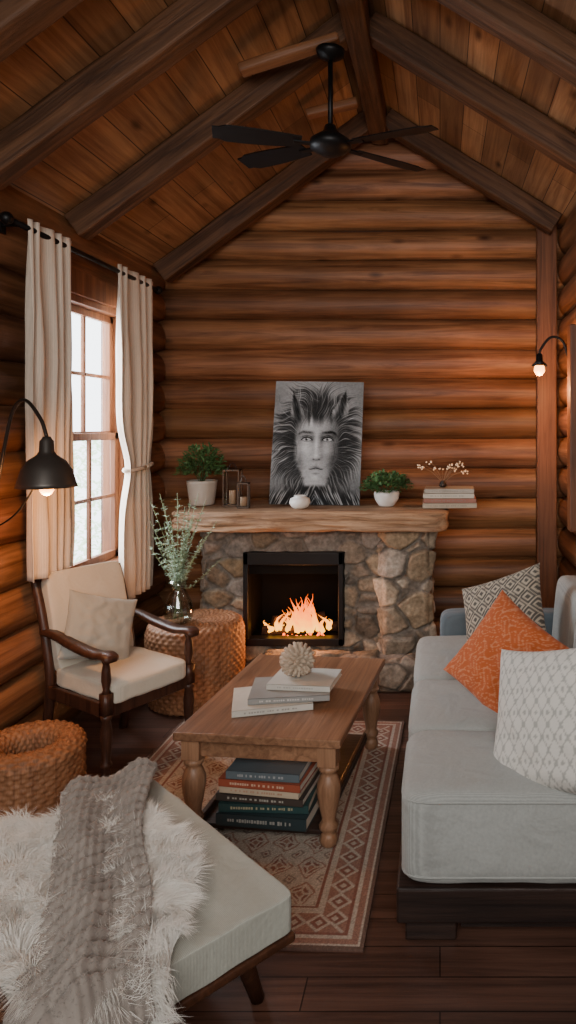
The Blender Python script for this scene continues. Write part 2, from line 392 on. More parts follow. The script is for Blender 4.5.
# ------------------------------------------------------------------ fireplace
def stonework(panels,cell,seed,amp=.035,res=.009,hole=None,tone=(.30,.265,.235)):
    rr=random.Random(seed); pts=[]
    mn=[min(min(p[0][k],p[0][k]+p[1][k],p[0][k]+p[2][k]) for p in panels)-.15 for k in range(3)]
    mxx=[max(max(p[0][k],p[0][k]+p[1][k],p[0][k]+p[2][k]) for p in panels)+.15 for k in range(3)]
    tries=0
    while tries<6000:
        q=Vector([rr.uniform(mn[k],mxx[k]) for k in range(3)]); q2=Vector((q.x*.8,q.y,q.z*1.15)); tries+=1
        cl=cell*rr.uniform(.75,1.3)
        if all((q2-o).length>cl for o in pts): pts.append(q2)
    kd=kdtree.KDTree(len(pts))
    for i,p in enumerate(pts): kd.insert(p,i)
    kd.balance()
    cc=[]; til=[]
    for p in pts:
        k=rr.uniform(.5,1.35); w=rr.uniform(-.02,.09)
        cc.append((tone[0]*k+w*.8,tone[1]*k+w*.35,tone[2]*k-w*.1)); til.append((rr.uniform(-.12,.12),rr.uniform(-.12,.12)))
    V=[];F=[];Cc=[]
    for P0,U,W,Nn,hl in panels:
        P0=Vector(P0);U=Vector(U);W=Vector(W);Nn=Vector(Nn)
        nu=int(U.length/res);nw=int(W.length/res); base=len(V); un=U.normalized(); wn=W.normalized()
        for j in range(nw+1):
            for i in range(nu+1):
                p=P0+U*(i/nu)+W*(j/nw)
                wv=p+Vector((noise.noise(p*7),noise.noise(p*7+Vector((5,5,5))),noise.noise(p*7+Vector((9,1,4)))))*.02
                q=Vector((wv.x*.8,wv.y,wv.z*1.15)); r=kd.find_n(q,2)
                e=r[1][2]-r[0][2]; t=min(1,max(0,(e-.006)/.022)); h=(t*t*(3-2*t))**.6
                nzv=noise.fractal(p*14,.8,2,4); id_=r[0][1]
                rel=q-r[0][0]; tl=max(-.02,min(.02,til[id_][0]*rel.dot(un)*2+til[id_][1]*rel.dot(wn)*2))
                ed=min(i,nu-i,j,nw-j); ek=min(1,ed/3)**.5
                d=(h*(amp*(.6+.6*((id_*37%10)/10))+tl)+.007*nzv)*ek
                d=max(d,-.012)
                V.append(p+Nn*d)
                c=cc[id_]; mort=(.15,.13,.11)
                k=1+.35*nzv
                Cc.append(tuple((mort[a]*(1-h)+c[a]*h)*k for a in range(3)))
        for j in range(nw):
            for i in range(nu):
                if hl:
                    a=(i+.5)/nu*U.length; b=(j+.5)/nw*W.length
                    if hl[0]<a<hl[1] and hl[2]<b<hl[3]: continue
                q=base+j*(nu+1)+i; F.append((q,q+1,q+nu+2,q+nu+1))
    return V,F,Cc
STONE=vcol('field_stone',.85,.7,45,.3)
fp=empty('fireplace',(-.85,4.8,0),label='rustic field stone fireplace with thick timber mantel and black insert',cat='fireplace')
ox,oy=-.85,4.8
SX0,SX1,SY,SZ=-1.60,-.09,4.66,1.01
IX0,IX1,IZ0,IZ1=-1.315,-.645,.225,.85
def L(p): return (p[0]-ox,p[1]-oy,p[2])
pan=[(L((SX0,SY,0)),(SX1-SX0,0,0),(0,0,SZ),(0,-1,0),(IX0-SX0,IX1-SX0,IZ0,IZ1)),
     (L((SX1,SY,0)),(0,5.22-SY,0),(0,0,SZ),(1,0,0),None),
     (L((SX0,5.22,0)),(0,SY-5.22,0),(0,0,SZ),(-1,0,0),None)]
V,F,Cc=stonework(pan,.125,3,amp=.026,tone=(.20,.17,.14))
mk('stone_surround',V,F,STONE,smooth=True,parent=fp,cols=Cc)
px0,px1,py=-.385,-.07,4.59
pan=[(L((px0,py,.0)),(px1-px0,0,0),(0,0,SZ),(0,-1,0),None),(L((px1,py,0)),(0,.2,0),(0,0,SZ),(1,0,0),None),(L((px0,py+.1,0)),(0,-.1,0),(0,0,SZ),(-1,0,0),None)]
V,F,Cc=stonework(pan,.215,21,amp=.04,tone=(.31,.265,.215))
mk('stone_pillar',V,F,STONE,smooth=True,parent=fp,cols=Cc)
hx0,hx1,hy=-1.17,-.15,4.40
pan=[(L((hx0,hy,0)),(hx1-hx0,0,0),(0,0,.18),(0,-1,0),None),(L((hx0,hy,.18)),(hx1-hx0,0,0),(0,.26,0),(0,0,1),None),
     (L((hx1,hy,0)),(0,.26,0),(0,0,.18),(1,0,0),None),(L((hx0,hy+.26,0)),(0,-.26,0),(0,0,.18),(-1,0,0),None)]
V,F,Cc=stonework(pan,.16,5,amp=.018,tone=(.22,.195,.17))
mk('hearth',V,F,STONE,smooth=True,parent=fp,cols=Cc)
def slab(w,d,h,seed):
    V0,F0=puff(2,2,2,p=14,n=26)
    out=[]
    for x,y,z in V0:
        n1=noise.fractal(Vector((x*4+seed,y*2,z*1.5)),.8,2,4)
        out.append((x*w/2+.012*n1*abs(x),y*d/2+(.022*n1 if y<0 else 0)+.012*math.sin(x*5+1)*(y<0),z*h/2+(.010*n1 if z<0 else .002*n1)))
    return out,F0
MX0,MX1,MY0,MY1=-1.76,.055,4.44,5.20
v,f=slab(MX1-MX0,MY1-MY0,.135,3)
mk('mantel',v,f,MANT,smooth=True,parent=fp,loc=L(((MX0+MX1)/2,(MY0+MY1)/2,1.075)))
g=G(); fy=4.60
fr=.035
g.box(IX0,IX0+fr,fy,fy+.08,IZ0,IZ1); g.box(IX1-fr,IX1,fy,fy+.08,IZ0,IZ1); g.box(IX0,IX1,fy,fy+.08,IZ1-.085,IZ1); g.box(IX0,IX1,fy,fy+.08,IZ0,IZ0+.05)
g.v=[L(p) for p in g.v]
g.obj('insert_frame',BLACK,parent=fp,bevel=.005)
g=G(); by=5.02
g.box(IX0,IX1,by,by+.02,IZ0,IZ1); g.box(IX0,IX0+.02,fy+.05,by,IZ0,IZ1); g.box(IX1-.02,IX1,fy+.05,by,IZ0,IZ1); g.box(IX0,IX1,fy+.05,by,IZ1-.02,IZ1); g.box(IX0,IX1,fy+.05,by,IZ0+.0,IZ0+.03)
g.v=[L(p) for p in g.v]; g.obj('firebox',BLACKM,parent=fp)
g=G(); g.box(IX0+.03,IX1-.03,fy+.03,fy+.045,IZ1-.15,IZ1-.08); g.v=[L(p) for p in g.v]; g.obj('damper_vent',BLACKM,parent=fp)
CHAR=wood('charred_log',(.012,.008,.006),(.07,.03,.016),0,3,.9,bump=.8)
icx=(IX0+IX1)/2; zb=IZ0+.03
for k,(dx,dy,dz,ang,ln) in enumerate(((-.03,.10,.036,.12,.42),(.05,.20,.036,-.1,.44),(.0,.15,.10,.35,.36))):
    g=G(); P=[(-ln/2+ln*t/8,.004*math.sin(t*2),.004*math.cos(t*3)) for t in range(9)]
    g.tube(P,[.033+.004*math.sin(t*1.7) for t in range(9)],12)
    tag(g.obj('firewood_log',CHAR,smooth=True,loc=(icx+dx,fy+.05+dy,zb+dz),rot=(0,0,ang)),'charred split log burning in the firebox','firewood','burning logs')
def flame_mat():
    m,nt,b=newmat('flame'); Lk=nt.links.new
    t=N(nt,'ShaderNodeTexCoord'); sp=N(nt,'ShaderNodeSeparateXYZ'); Lk(t.outputs['Generated'],sp.inputs[0])
    n=N(nt,'ShaderNodeTexNoise',Scale=6.,Detail=3.); Lk(t.outputs['Generated'],n.inputs['Vector'])
    ad=N(nt,'ShaderNodeMath',operation='MULTIPLY_ADD'); ad.inputs[1].default_value=.5; Lk(n.outputs['Fac'],ad.inputs[0]); Lk(sp.outputs['Z'],ad.inputs[2])
    r=N(nt,'ShaderNodeValToRGB'); e=r.color_ramp.elements; e[0].position=.3; e[0].color=(1,.42,.04,1); e[1].position=1.; e[1].color=(.85,.10,.004,1)
    x=r.color_ramp.elements.new(.65); x.color=(1,.22,.01,1)
    Lk(ad.outputs[0],r.inputs['Fac'])
    em=N(nt,'ShaderNodeEmission',Strength=4.); Lk(r.outputs['Color'],em.inputs['Color'])
    Lk(em.outputs[0],nt.nodes['Material Output'].inputs['Surface']); return m
FL=flame_mat()
g=G()
for k in range(52):
    x=R.gauss(.02,.12); h=max(.05,(.25-abs(x-.05)*.75)*R.uniform(.45,1.1)); y=R.uniform(-.10,.03); w=R.uniform(.009,.022)
    ph=R.uniform(0,6); P=[];rd=[]
    for t in range(11):
        s=t/10; P.append((x+.04*math.sin(ph+s*4)*s+(.04-x)*.15*s,y+.012*math.cos(ph+s*3),h*s)); rd.append(max(.0008,w*(math.sin(pi*min(1,s*.75+.22)))*(1-s)**.6))
    g.tube(P,rd,8)
tag(g.obj('fire_flames',FL,smooth=True,loc=(icx,fy+.17,zb+.04)),'orange flames rising from burning logs','fire',kind='stuff')
g=G()
for k in range(60):
    x,y=R.uniform(-.2,.22),R.uniform(-.1,.12); g.ball((x,y,.012),R.uniform(.007,.011),8,5,)
EMB=plain('embers',(.3,.04,.01),.9,emit=3,ecol=(1,.13,.01))
tag(g.obj('embers',EMB,loc=(icx,fy+.17,zb+.003)),'glowing embers under the burning logs','embers',kind='stuff')
MT=1.075+.0675+.003
# ------------------------------------------------------------------ painting
def portrait(nx,ny):
    X,Y=np.meshgrid(np.linspace(-1,1,nx),np.linspace(-1.4,1.4,ny))
    def vn1(t,k,seed):
        T=np.random.RandomState(seed).rand(4096); a=t*k+900; i=np.floor(a).astype(int); fr=a-i; fr=fr*fr*(3-2*fr)
        return T[i%4096]*(1-fr)+T[(i+1)%4096]*fr
    def vn2(x,y,kx,ky,seed):
        T=np.random.RandomState(seed).rand(256,256); a=x*kx+500;b=y*ky+500;i=np.floor(a).astype(int);j=np.floor(b).astype(int);u=a-i;w=b-j;u=u*u*(3-2*u);w=w*w*(3-2*w)
        return (T[i%256,j%256]*(1-u)+T[(i+1)%256,j%256]*u)*(1-w)+(T[i%256,(j+1)%256]*(1-u)+T[(i+1)%256,(j+1)%256]*u)*w
    def sm(a,b,x):
        t=np.clip((x-a)/(b-a),0,1); return t*t*(3-2*t)
    def gs(cx,cy,sx,sy): return np.exp(-((X-cx)/sx)**2-((Y-cy)/sy)**2)
    I=.42+.14*vn2(X,Y,2,2,1)-.06*np.abs(X)-.12*sm(.3,1.4,-Y)+.06*(vn2(X,Y,26,26,2)-.5)
    def hairlayer(ox_,oy_,sc,sd,curl):
        r=np.hypot(X-ox_,(Y-oy_)*.8); th=np.arctan2((Y-oy_+.2)*.8,X-ox_)+pi
        t2=th+curl*np.sin(r*3.2+sd)*np.sign(X)+.22*(vn2(X,Y,3.6,3.6,sd)-.5)
        a=.25*vn1(t2,sc,sd+1)+.38*vn1(t2+.02*r,sc*2.3,sd+2)+.37*vn1(t2,sc*4.2,sd+3)
        br=vn2(t2,r,sc*1.6,5,sd+4)
        return r,t2,a,br
    r,t2,a,br=hairlayer(0,0,34,3,.20); r2,t3,a2,br2=hairlayer(.15,-.4,28,13,-.2)
    Rr=.86+.22*vn1(t2,8,7)+.22*vn1(t2,52,8)+.12*vn1(t2,140,9)
    hm=sm(.0,.30,Rr-r)
    hair=.07+.40*sm(.42,.80,a)*sm(.25,.9,br)+.26*sm(.5,.85,a2)*sm(.3,.9,br2)*sm(.45,.9,r)+.05*a2
    hair*=(.80+.30*sm(.4,1.0,r))
    I=I*(1-hm)+np.clip(hair,0,1)*hm
    wsp=sm(.78,.93,vn1(t2,150,31))*sm(1.45,.9,r); I=I*(1-.6*wsp*(1-hm))
    for cx,cy,sx_,sl in ((.56,.98,.21,.22),(-.54,.94,.17,-.22)):
        dx=X-cx-(Y-cy)*sl; em=sm(0,.05,(sx_*(1-sm(-.35,.38,Y-cy)))-np.abs(dx)+.04*(vn1(Y+X,60,77)-.5))*sm(-.50,-.25,Y-cy)
        inner=sm(.12,.03,np.abs(dx))
        I=I*(1-em)+em*(.44-.34*inner+.22*(vn2(X+Y*.3,Y,44,7,12)-.5))
    fm=sm(-.88,-1.15,Y+.25*(np.abs(X)-.4)+.12*(vn1(X,30,55)-.5)); fs=vn2(X+Y*.5*np.sign(X),Y,44,5,14)
    I=I*(1-fm)+fm*(.06+.42*sm(.4,.95,fs))
    nj=.035*(vn1(Y,22,61)-.5)
    fw=.53-.25*sm(-.25,-1.02,Y)**1.2-.07*sm(.3,.7,Y)+nj
    face=sm(-.01,.11,fw-np.abs(X))*sm(-1.03,-.93,Y+.16*X*X)*sm(.80,.45,Y+.20*vn1(X+3,20,15)+.3*X*X)
    s=.54-.20*sm(-.1,.55,X)-.50*np.clip(np.abs(X+.04)-.24,0,1)**1.1
    s+=.14*gs(-.26,-.16,.13,.15)+.11*gs(.25,-.16,.11,.14)+.12*gs(-.06,.42,.24,.15)
    s-=.16*gs(-.36,-.48,.10,.28)+.13*gs(.36,-.48,.12,.30)
    s+=.16*gs(-.015,-.05,.035,.24)-.13*gs(.09,-.0,.045,.20)-.07*gs(-.095,.05,.035,.15)+.13*gs(-.01,-.30,.055,.05)
    s-=.10*gs(.12,-.33,.05,.07)-.02
    s-=.22*gs(.0,-.405,.085,.024)+.28*gs(.062,-.385,.024,.016)+.28*gs(-.062,-.385,.024,.016)
    for q in (-1,1):
        ex=q*.235
        s-=.22*gs(ex,.115,.16,.075)+.14*gs(q*.13,.06,.05,.08)
        by=.21+.10*np.clip(np.abs(X)-.10,0,.3)-.9*np.clip(np.abs(X)-.32,0,1)**1.2
        s-=.40*np.exp(-((np.abs(X)-.26)/.16)**4-((Y-by)/.030)**2)*(X*q>0)*(.7+.5*vn1(X*1.+Y*.6,70,66))
        dx=(X-ex)/.118; up=.052*(1-dx**2)+.055; lo=.055-.042*(1-dx**2)
        inside=sm(-.006,.008,up-Y)*sm(-.006,.008,Y-lo)*(np.abs(dx)<1)
        s=s*(1-inside)+inside*(.62-.12*dx**2)
        d=np.hypot(X-ex+.005,Y-.062); ir=sm(.050,.041,d)*inside; s=s*(1-ir)+ir*(.28+.24*sm(.02,.045,d))
        pu=sm(.023,.016,d)*inside; s=s*(1-pu)+pu*.02; s+=.75*np.exp(-(((X-ex-.012)/.010)**2+((Y-.078)/.010)**2))
        s-=.50*np.exp(-((Y-up)/.013)**2)*(np.abs(dx)<1.12); s-=.20*np.exp(-((Y-lo)/.009)**2)*(np.abs(dx)<1)
        s-=.15*np.exp(-((Y-up-.045)/.010)**2)*(np.abs(dx)<.95)
        s+=.05*gs(ex,-.02,.10,.02)
    ml=-.60+.012*np.cos(X*26)
    s-=.42*np.exp(-((Y-ml)/.013)**2)*sm(.19,.12,np.abs(X)); 
    s-=.15*np.exp(-((Y-ml-.030)/.024)**2)*sm(.17,.03,np.abs(X)); s-=.10*np.exp(-((Y-ml+.035)/.026)**2)*sm(.15,.03,np.abs(X)); s+=.10*gs(-.02,-.645,.06,.013)
    s-=.15*gs(0,-.71,.09,.02); s+=.09*gs(-.02,-.80,.08,.06); s-=.07*gs(0,-.5,.02,.05)
    s+=.07*(vn2(X,Y,60,60,16)-.5)+.06*(vn2(X,Y,16,40,17)-.5)
    I=I*(1-face)+np.clip(s,.02,.95)*face
    lk=sm(.66,.9,vn1(X+.12*np.sin(Y*5)+.1*Y*np.sign(X)+7,60,18))*sm(.25,.8,Y+.2*np.abs(X))*face
    I=I*(1-.6*lk)
    sd=sm(.6,.9,vn1(X+.05*np.sin(Y*7)+3,70,19))*sm(.30,.5,np.abs(X))*face*sm(-1,.2,Y); I=I*(1-.55*sd)
    return np.clip(I+.04*(vn2(X,Y,90,90,19)-.5),0.01,.95)
nx,ny=320,446; I=portrait(nx,ny); W,H=.625,.875
xs=np.linspace(-W/2,W/2,nx); zs=np.linspace(0,H,ny); XX,ZZ=np.meshgrid(xs,zs)
v=np.stack([XX.ravel(),np.zeros(nx*ny),ZZ.ravel()],1); f=[(j*nx+i,j*nx+i+1,(j+1)*nx+i+1,(j+1)*nx+i) for j in range(ny-1) for i in range(nx-1)]
Iv=(I.ravel()**1.75)*.95; cols=np.stack([Iv*.96,Iv*1.0,Iv*1.03],1)
pa=empty('painting',(-.868,4.78,MT),rot=(-math.radians(11),math.radians(.8),0),label='charcoal portrait of a face with wild hair leaning on wall',cat='painting')
mk('canvas_front',v,f,vcol('charcoal_canvas',.85,.15,200,.05),parent=pa,cols=cols,loc=(0,-.026,0))
g=G(); g.box(-W/2,W/2,-.025,0,0,H); g.obj('stretcher',plain('canvas_edge',(.10,.10,.10),.8),parent=pa)
# ------------------------------------------------------------------ plants
def leaf(g,p,d,up,ln,w):
    d=d.normalized(); s=d.cross(up); s=s.normalized() if s.length>1e-4 else Vector((1,0,0)); n=s.cross(d)
    g.add([p,p+d*ln*.45+s*w*.5+n*ln*.06,p+d*ln-n*ln*.12,p+d*ln*.45-s*w*.5+n*ln*.06],[(0,1,2,3)])
def rdir(up=.3):
    while 1:
        q=Vector((R.uniform(-1,1),R.uniform(-1,1),R.uniform(-1,1)))
        if .1<q.length<1: break
    q.normalize(); q.z=abs(q.z)*.8+up*R.random(); return q.normalized()
def bush(e,cz,rx,rz,n,ln,w,mat):
    g=G()
    for k in range(n):
        q=rdir(.3); t=R.uniform(.35,1)**.6; p=Vector((q.x*rx*t,q.y*rx*t,cz+q.z*rz*t)); d=(Vector((q.x,q.y,q.z*.7))+Vector((R.gauss(0,.5),R.gauss(0,.5),R.gauss(0,.4))))
        leaf(g,p,d,Vector((R.gauss(0,.3),R.gauss(0,.3),1)),ln*R.uniform(.6,1.2),w)
    g.obj('foliage',mat,parent=e)
    g=G()
    for k in range(14):
        q=rdir(.2); g.tube([(0,0,cz*.6),(q.x*rx*.4,q.y*rx*.4,cz+q.z*rz*.4),(q.x*rx*.8,q.y*rx*.8,cz+q.z*rz*.75)],.0022,5)
    g.obj('stems',GREEND,parent=e)
SOIL=plain('soil',(.03,.02,.014),1)
def pot(e,r,h,mat,prof=None):
    g=G(); g.lathe(prof or [(r*.72,0),(r*.8,.01),(r*.97,h*.9),(r,h),(r*.93,h),(r*.9,h*.82)],seg=32); g.obj('pot',mat,parent=e,smooth=True)
    g=G(); g.lathe([(r*.9,h*.8),(.0001,h*.84)],seg=24,cap=False); g.obj('soil',SOIL,parent=e)
e=empty('potted_plant',(-1.655,4.80,MT),label='leafy green herb in a grey-white pot on the mantel',cat='plant')
pot(e,.105,.17,plain('stone_pot',(.42,.39,.35),.7)); bush(e,.20,.16,.22,760,.042,.018,GREEN)
e=empty('potted_plant',(-.365,4.72,MT),label='trailing green plant in a round white bowl planter',cat='plant')
pot(e,.085,.10,CERAM,[(.045,0),(.055,.006),(.082,.05),(.088,.085),(.085,.10),(.078,.10),(.075,.08)]); bush(e,.11,.175,.12,760,.036,.024,GREEN)
def lantern(x,y,w,h,label):
    e=empty('candle_lantern',(x,y,MT),R.uniform(-.2,.2),label=label,cat='lantern')
    g=G(); g.box(-w/2,w/2,-w/2,w/2,0,.012); t=.004
    for a in (-1,1):
        for b in (-1,1): g.box(a*(w/2-t)-t,a*(w/2-t)+t,b*(w/2-t)-t,b*(w/2-t)+t,.01,h)
    g.box(-w/2,w/2,-w/2,w/2,h-.01,h); g.tube(bez([(-w*.3,0,h),(0,0,h+.045),(w*.3,0,h)],8),.0025,6)
    g.obj('lantern_frame',BRONZE,parent=e)
    g=G(); q=w/2-.006; g.box(-q,q,-q,q,.013,h-.011); g.obj('glass',GLASS,parent=e)
    g=G(); g.lathe([(.022,.0125),(.022,h*.42),(.018,h*.42+.003),(.002,h*.42)],seg=16); g.obj('candle',plain('candle_wax',(.35,.23,.14),.5),parent=e,smooth=True)
lantern(-1.425,4.74,.11,.25,'dark metal and glass candle lantern on the mantel')
lantern(-1.315,4.62,.075,.17,'small dark metal and glass candle lantern on the mantel')
e=empty('bud_vase',(-.93,4.58,MT),label='small round white ceramic pot in front of the portrait',cat='vase')
g=G(); g.lathe([(.03,0),(.055,.012),(.07,.04),(.062,.068),(.035,.08),(.04,.088),(.034,.088),(.03,.08)],seg=28); g.obj('vase_body',CERAM,parent=e,smooth=True)
# ------------------------------------------------------------------ books
def book(x,y,z,w,d,h,col,rz,label,group,spine='y-',title=None):
    e=empty('book',(x,y,z),rz,label=label,cat='book',group=group)
    m=plain('book_cover',col,.45,var=.1); t=.003
    g=G(); g.box(-w/2,w/2,-d/2,d/2,0,t); g.box(-w/2,w/2,-d/2,d/2,h-t,h); g.box(-w/2,w/2,-d/2,-d/2+t,0,h)
    g.obj('cover',m,parent=e,bevel=.001)
    g=G(); g.box(-w/2+.004,w/2-.004,-d/2+t,d/2-.005,t,h-t); g.obj('pages',PAGES,parent=e)
    if title:
        g=G(); x0=-w/2+.05
        while x0<w/2-.07:
            l=R.uniform(.005,.010); k=R.uniform(.10,.16); g.box(x0,x0+l,-d/2-.0005,-d/2,h*(.5-k),h*(.5+k)); x0+=l+R.choice([.003,.003,.012])
        g.obj('spine_marks',plain('title_ink',[(a+b)/2 for a,b in zip(title,col)],.5,var=0),parent=e)
    return e
z=MT+.001
for (w,d,h,c,dx) in ((.36,.24,.034,(.40,.33,.24),.0),(.35,.23,.03,(.28,.10,.06),.006),(.34,.23,.032,(.52,.47,.38),-.004),(.33,.22,.03,(.36,.31,.25),.004)):
    book(.06+dx,4.70,z,w,d,h,c,R.uniform(-.06,.06),'cream and brown hardcover lying in a stack on the mantel end','books on the mantel',title=(.2,.17,.14)); z+=h+.0008
e=empty('dried_flower_sprig',(.02,4.70,z),label='dried white flower sprigs in a tiny brown vase on stacked books',cat='flowers')
g=G(); g.lathe([(.018,0),(.026,.012),(.022,.03),(.012,.04),(.014,.046)],seg=18); g.obj('vase',BRONZE,parent=e,smooth=True)
g=G(); gb=G()
for k in range(17):
    a=R.uniform(-1.2,1.2); b=R.uniform(-.6,.6); ln=R.uniform(.09,.19)
    tip=Vector((math.sin(a)*ln,math.sin(b)*ln*.5,.04+math.cos(a)*ln)); g.tube(bez([(0,0,.03),tip*.5+Vector((0,0,.035)),tip],4),.0014,4)
    for q in range(3): gb.ball(tuple(tip+Vector((R.gauss(0,.008),R.gauss(0,.008),R.gauss(0,.008)))),.006,8,5)
g.obj('stems',plain('dry_stem',(.3,.17,.09),.8),parent=e); gb.obj('blossoms',plain('blossom',(.8,.6,.42),.8,emit=.25,ecol=(1,.6,.3)),parent=e)  # faint warm glow put into the blossoms for small lights among the sprigs
# ------------------------------------------------------------------ wicker pieces
def weave(prof,pitch,NW,amp,seg):
    P=[Vector((r,0,z)) for r,z in prof]; L_=[0]
    for a,b in zip(P,P[1:]): L_.append(L_[-1]+(b-a).length)
    T=L_[-1]; n=int(T/(pitch/4)); v=[];f=[]
    def at(s):
        s=max(0,min(T,s))
        for i in range(len(P)-1):
            if s<=L_[i+1]+1e-9: return P[i].lerp(P[i+1],(s-L_[i])/max(1e-9,L_[i+1]-L_[i]))
        return P[-1]
    for j in range(n+1):
        s=T*j/n; p=at(s); tg=(at(s+.008)-at(s-.008)).normalized(); nr=Vector((tg.z,0,-tg.x)); row=int(s/pitch+.0001)
        b=abs(math.sin(pi*s/pitch))**.7
        for i in range(seg):
            a=2*pi*i/seg; d=amp*b*(.55+.45*math.cos(NW*a+pi*(row%2)))+.0015*noise.noise(Vector((a*9,s*60,0)))
            r=max(.0005,p.x+nr.x*d) if p.x>.02 else max(.0005,p.x); v.append((r*math.cos(a),r*math.sin(a),p.z+nr.z*d))
    for j in range(n):
        for i in range(seg):
            k=(i+1)%seg; f.append((j*seg+i,j*seg+k,(j+1)*seg+k,(j+1)*seg+i))
    return v,f
e=empty('wicker_pouf',(-1.515,4.28,0),label='round woven rattan pouf beside the fireplace holding a vase',cat='pouf')
h=.50; r=.29
prof=[(.24,0.0),(r-.025,.012),(r-.005,.08),(r,.25),(r-.003,h-.07),(r-.02,h-.02),(r-.05,h-.008),(.2,h-.012),(.001,h-.012)]
v,f=weave(prof,.024,38,.009,304); mk('woven_body',v,f,WICK,smooth=True,parent=e)
e=empty('wicker_basket',(-1.79,3.00,0),label='round open woven rattan basket with a thick rolled rim',cat='basket')
h=.34; r=.22
prof=[(.15,.003),(r-.02,.012),(r,.10),(r-.003,h-.09)]+[(r-.055+.058*math.cos(a),h-.055+.052*math.sin(a)) for a in [x*pi/8 for x in range(0,9)]]+[(r-.115,h-.12),(r-.10,.07),(.001,.06)]
v,f=weave(prof,.020,28,.008,224); mk('woven_body',v,f,WICK,smooth=True,parent=e)
e=empty('glass_vase',(-1.58,4.17,.503),label='clear glass vase with tall wispy sage stems on the rattan pouf',cat='vase')
g=G(); g.lathe([(.05,0),(.078,.02),(.088,.07),(.075,.13),(.045,.19),(.038,.22),(.052,.26)],seg=32,cap=True)
g.obj('vase_body',glassy('vase_glass',(.74,.78,.77),.2),parent=e,smooth=True)
g=G(); g.lathe([(.046,.006),(.072,.022),(.081,.07),(.072,.115),(.001,.116)],seg=28); g.obj('water',glassy('vase_water',(.8,.83,.8),.08),parent=e,smooth=True)
g=G(); gl=G()
for k in range(38):
    a=R.uniform(0,2*pi); sp=R.uniform(.05,.28); hh=R.uniform(.42,.84)*(1-.35*(sp/.29)**2)+.03
    tip=Vector((math.cos(a)*sp*1.0,math.sin(a)*sp*.7,hh)); mid=Vector((math.cos(a)*sp*.25,math.sin(a)*sp*.25,hh*.55))
    P=bez([(math.cos(a)*-.03,math.sin(a)*-.03,.03),(math.cos(a)*.012,math.sin(a)*.012,.23),mid,tip],8); g.tube(P,.0016,4)
    for q in range(64):
        t=R.uniform(.35,1); p=P[int(t*(len(P)-1))]; leaf(gl,p,Vector((R.gauss(0,1),R.gauss(0,1),R.uniform(-.1,1.1))),Vector((0,0,1)),R.uniform(.016,.034),.011)
g.obj('stems',plain('stem_green',(.14,.18,.08),.7),parent=e); gl.obj('leaves',SAGE,parent=e)
# ------------------------------------------------------------------ rug
rw,rh=1.27,1.72; nx,ny=330,450
X,Y=np.meshgrid(np.linspace(-rw/2,rw/2,nx),np.linspace(-rh/2,rh/2,ny)); rs=np.random.RandomState(2)
cream=np.array([.44,.375,.31]); red=np.array([.20,.065,.045]); rust=np.array([.27,.125,.09]); brown=np.array([.10,.05,.038]); grey=np.array([.23,.17,.14])
C_=np.tile(cream,(ny,nx,1))
def put(mask,c): C_[mask]=c
cell=.125
jx=X+.006*np.sin(Y*60); jy=Y+.006*np.sin(X*70)
fx=((jx/cell+.5)%1)-.5; fy_=((jy/cell/1.2+.5)%1)-.5; p=np.abs(fx)+np.abs(fy_)
put((p<.46),rust); put(p<.40,cream); put(p<.30,red); put(p<.19,cream); put(p<.11,rust)
p2=np.abs(np.abs(fx)-.5)+np.abs(np.abs(fy_)-.5); put(p2<.20,grey); put(p2<.13,cream); put(p2<.06,red)
put((np.abs(fx)<.04)&(p>.19)&(p<.40),cream); put((np.abs(fy_)<.04)&(p>.19)&(p<.40),cream)
ed=np.minimum(rw/2-np.abs(X),rh/2-np.abs(Y))
put(ed<.20,cream)
put((ed<.195)&(ed>.185),red); put((ed<.16)&(ed>.07),rust)
bx=np.where(rw/2-np.abs(X)<rh/2-np.abs(Y),Y,X); q=((bx/.085)%1)-.5; pb=np.abs(q)+np.abs((ed-.115)/.085)
put((ed<.16)&(ed>.07)&(pb<.55),cream); put((ed<.16)&(ed>.07)&(pb<.36),red); put((ed<.16)&(ed>.07)&(pb<.16),cream)
put((ed<.07)&(ed>.06),red); put((ed<.045)&(ed>.02),rust); put(ed<.012,brown)
wn=rs.rand(ny,nx)[...,None]; lowf=(np.sin(X*7+2*np.sin(Y*5))*np.sin(Y*6+X*3))[...,None]
C_=C_*(.65+.58*wn)*(1+.12*lowf); C_=C_*.82+np.array([.30,.23,.18])*.18*(.9+.2*wn)
zz=.009+.0015*rs.rand(ny,nx)+.001*np.sin(X*12+Y*4)
v=np.stack([X.ravel(),Y.ravel(),zz.ravel()],1).tolist(); f=[(j*nx+i,j*nx+i+1,(j+1)*nx+i+1,(j+1)*nx+i) for j in range(ny-1) for i in range(nx-1)]
cols=C_.reshape(-1,3).tolist()
n0=len(v); brd=[(j*nx+i) for j,i in [(0,i) for i in range(nx)]+[(j,nx-1) for j in range(1,ny)]+[(ny-1,i) for i in range(nx-2,-1,-1)]+[(j,0) for j in range(ny-2,0,-1)]]
for b in brd: v.append((v[b][0]*1.002,v[b][1]*1.002,.001)); cols.append(tuple(brown))
for k in range(len(brd)): f.append((brd[k],n0+k,n0+(k+1)%len(brd),brd[(k+1)%len(brd)]))
rug=mk('area_rug',v,f,vcol('rug_wool',.95,.5,300,.12),cols=cols,loc=(-.86,3.10,0),rot=(0,0,math.radians(-1.5)))
tag(rug,'faded red and cream patterned rug under the coffee table','rug')
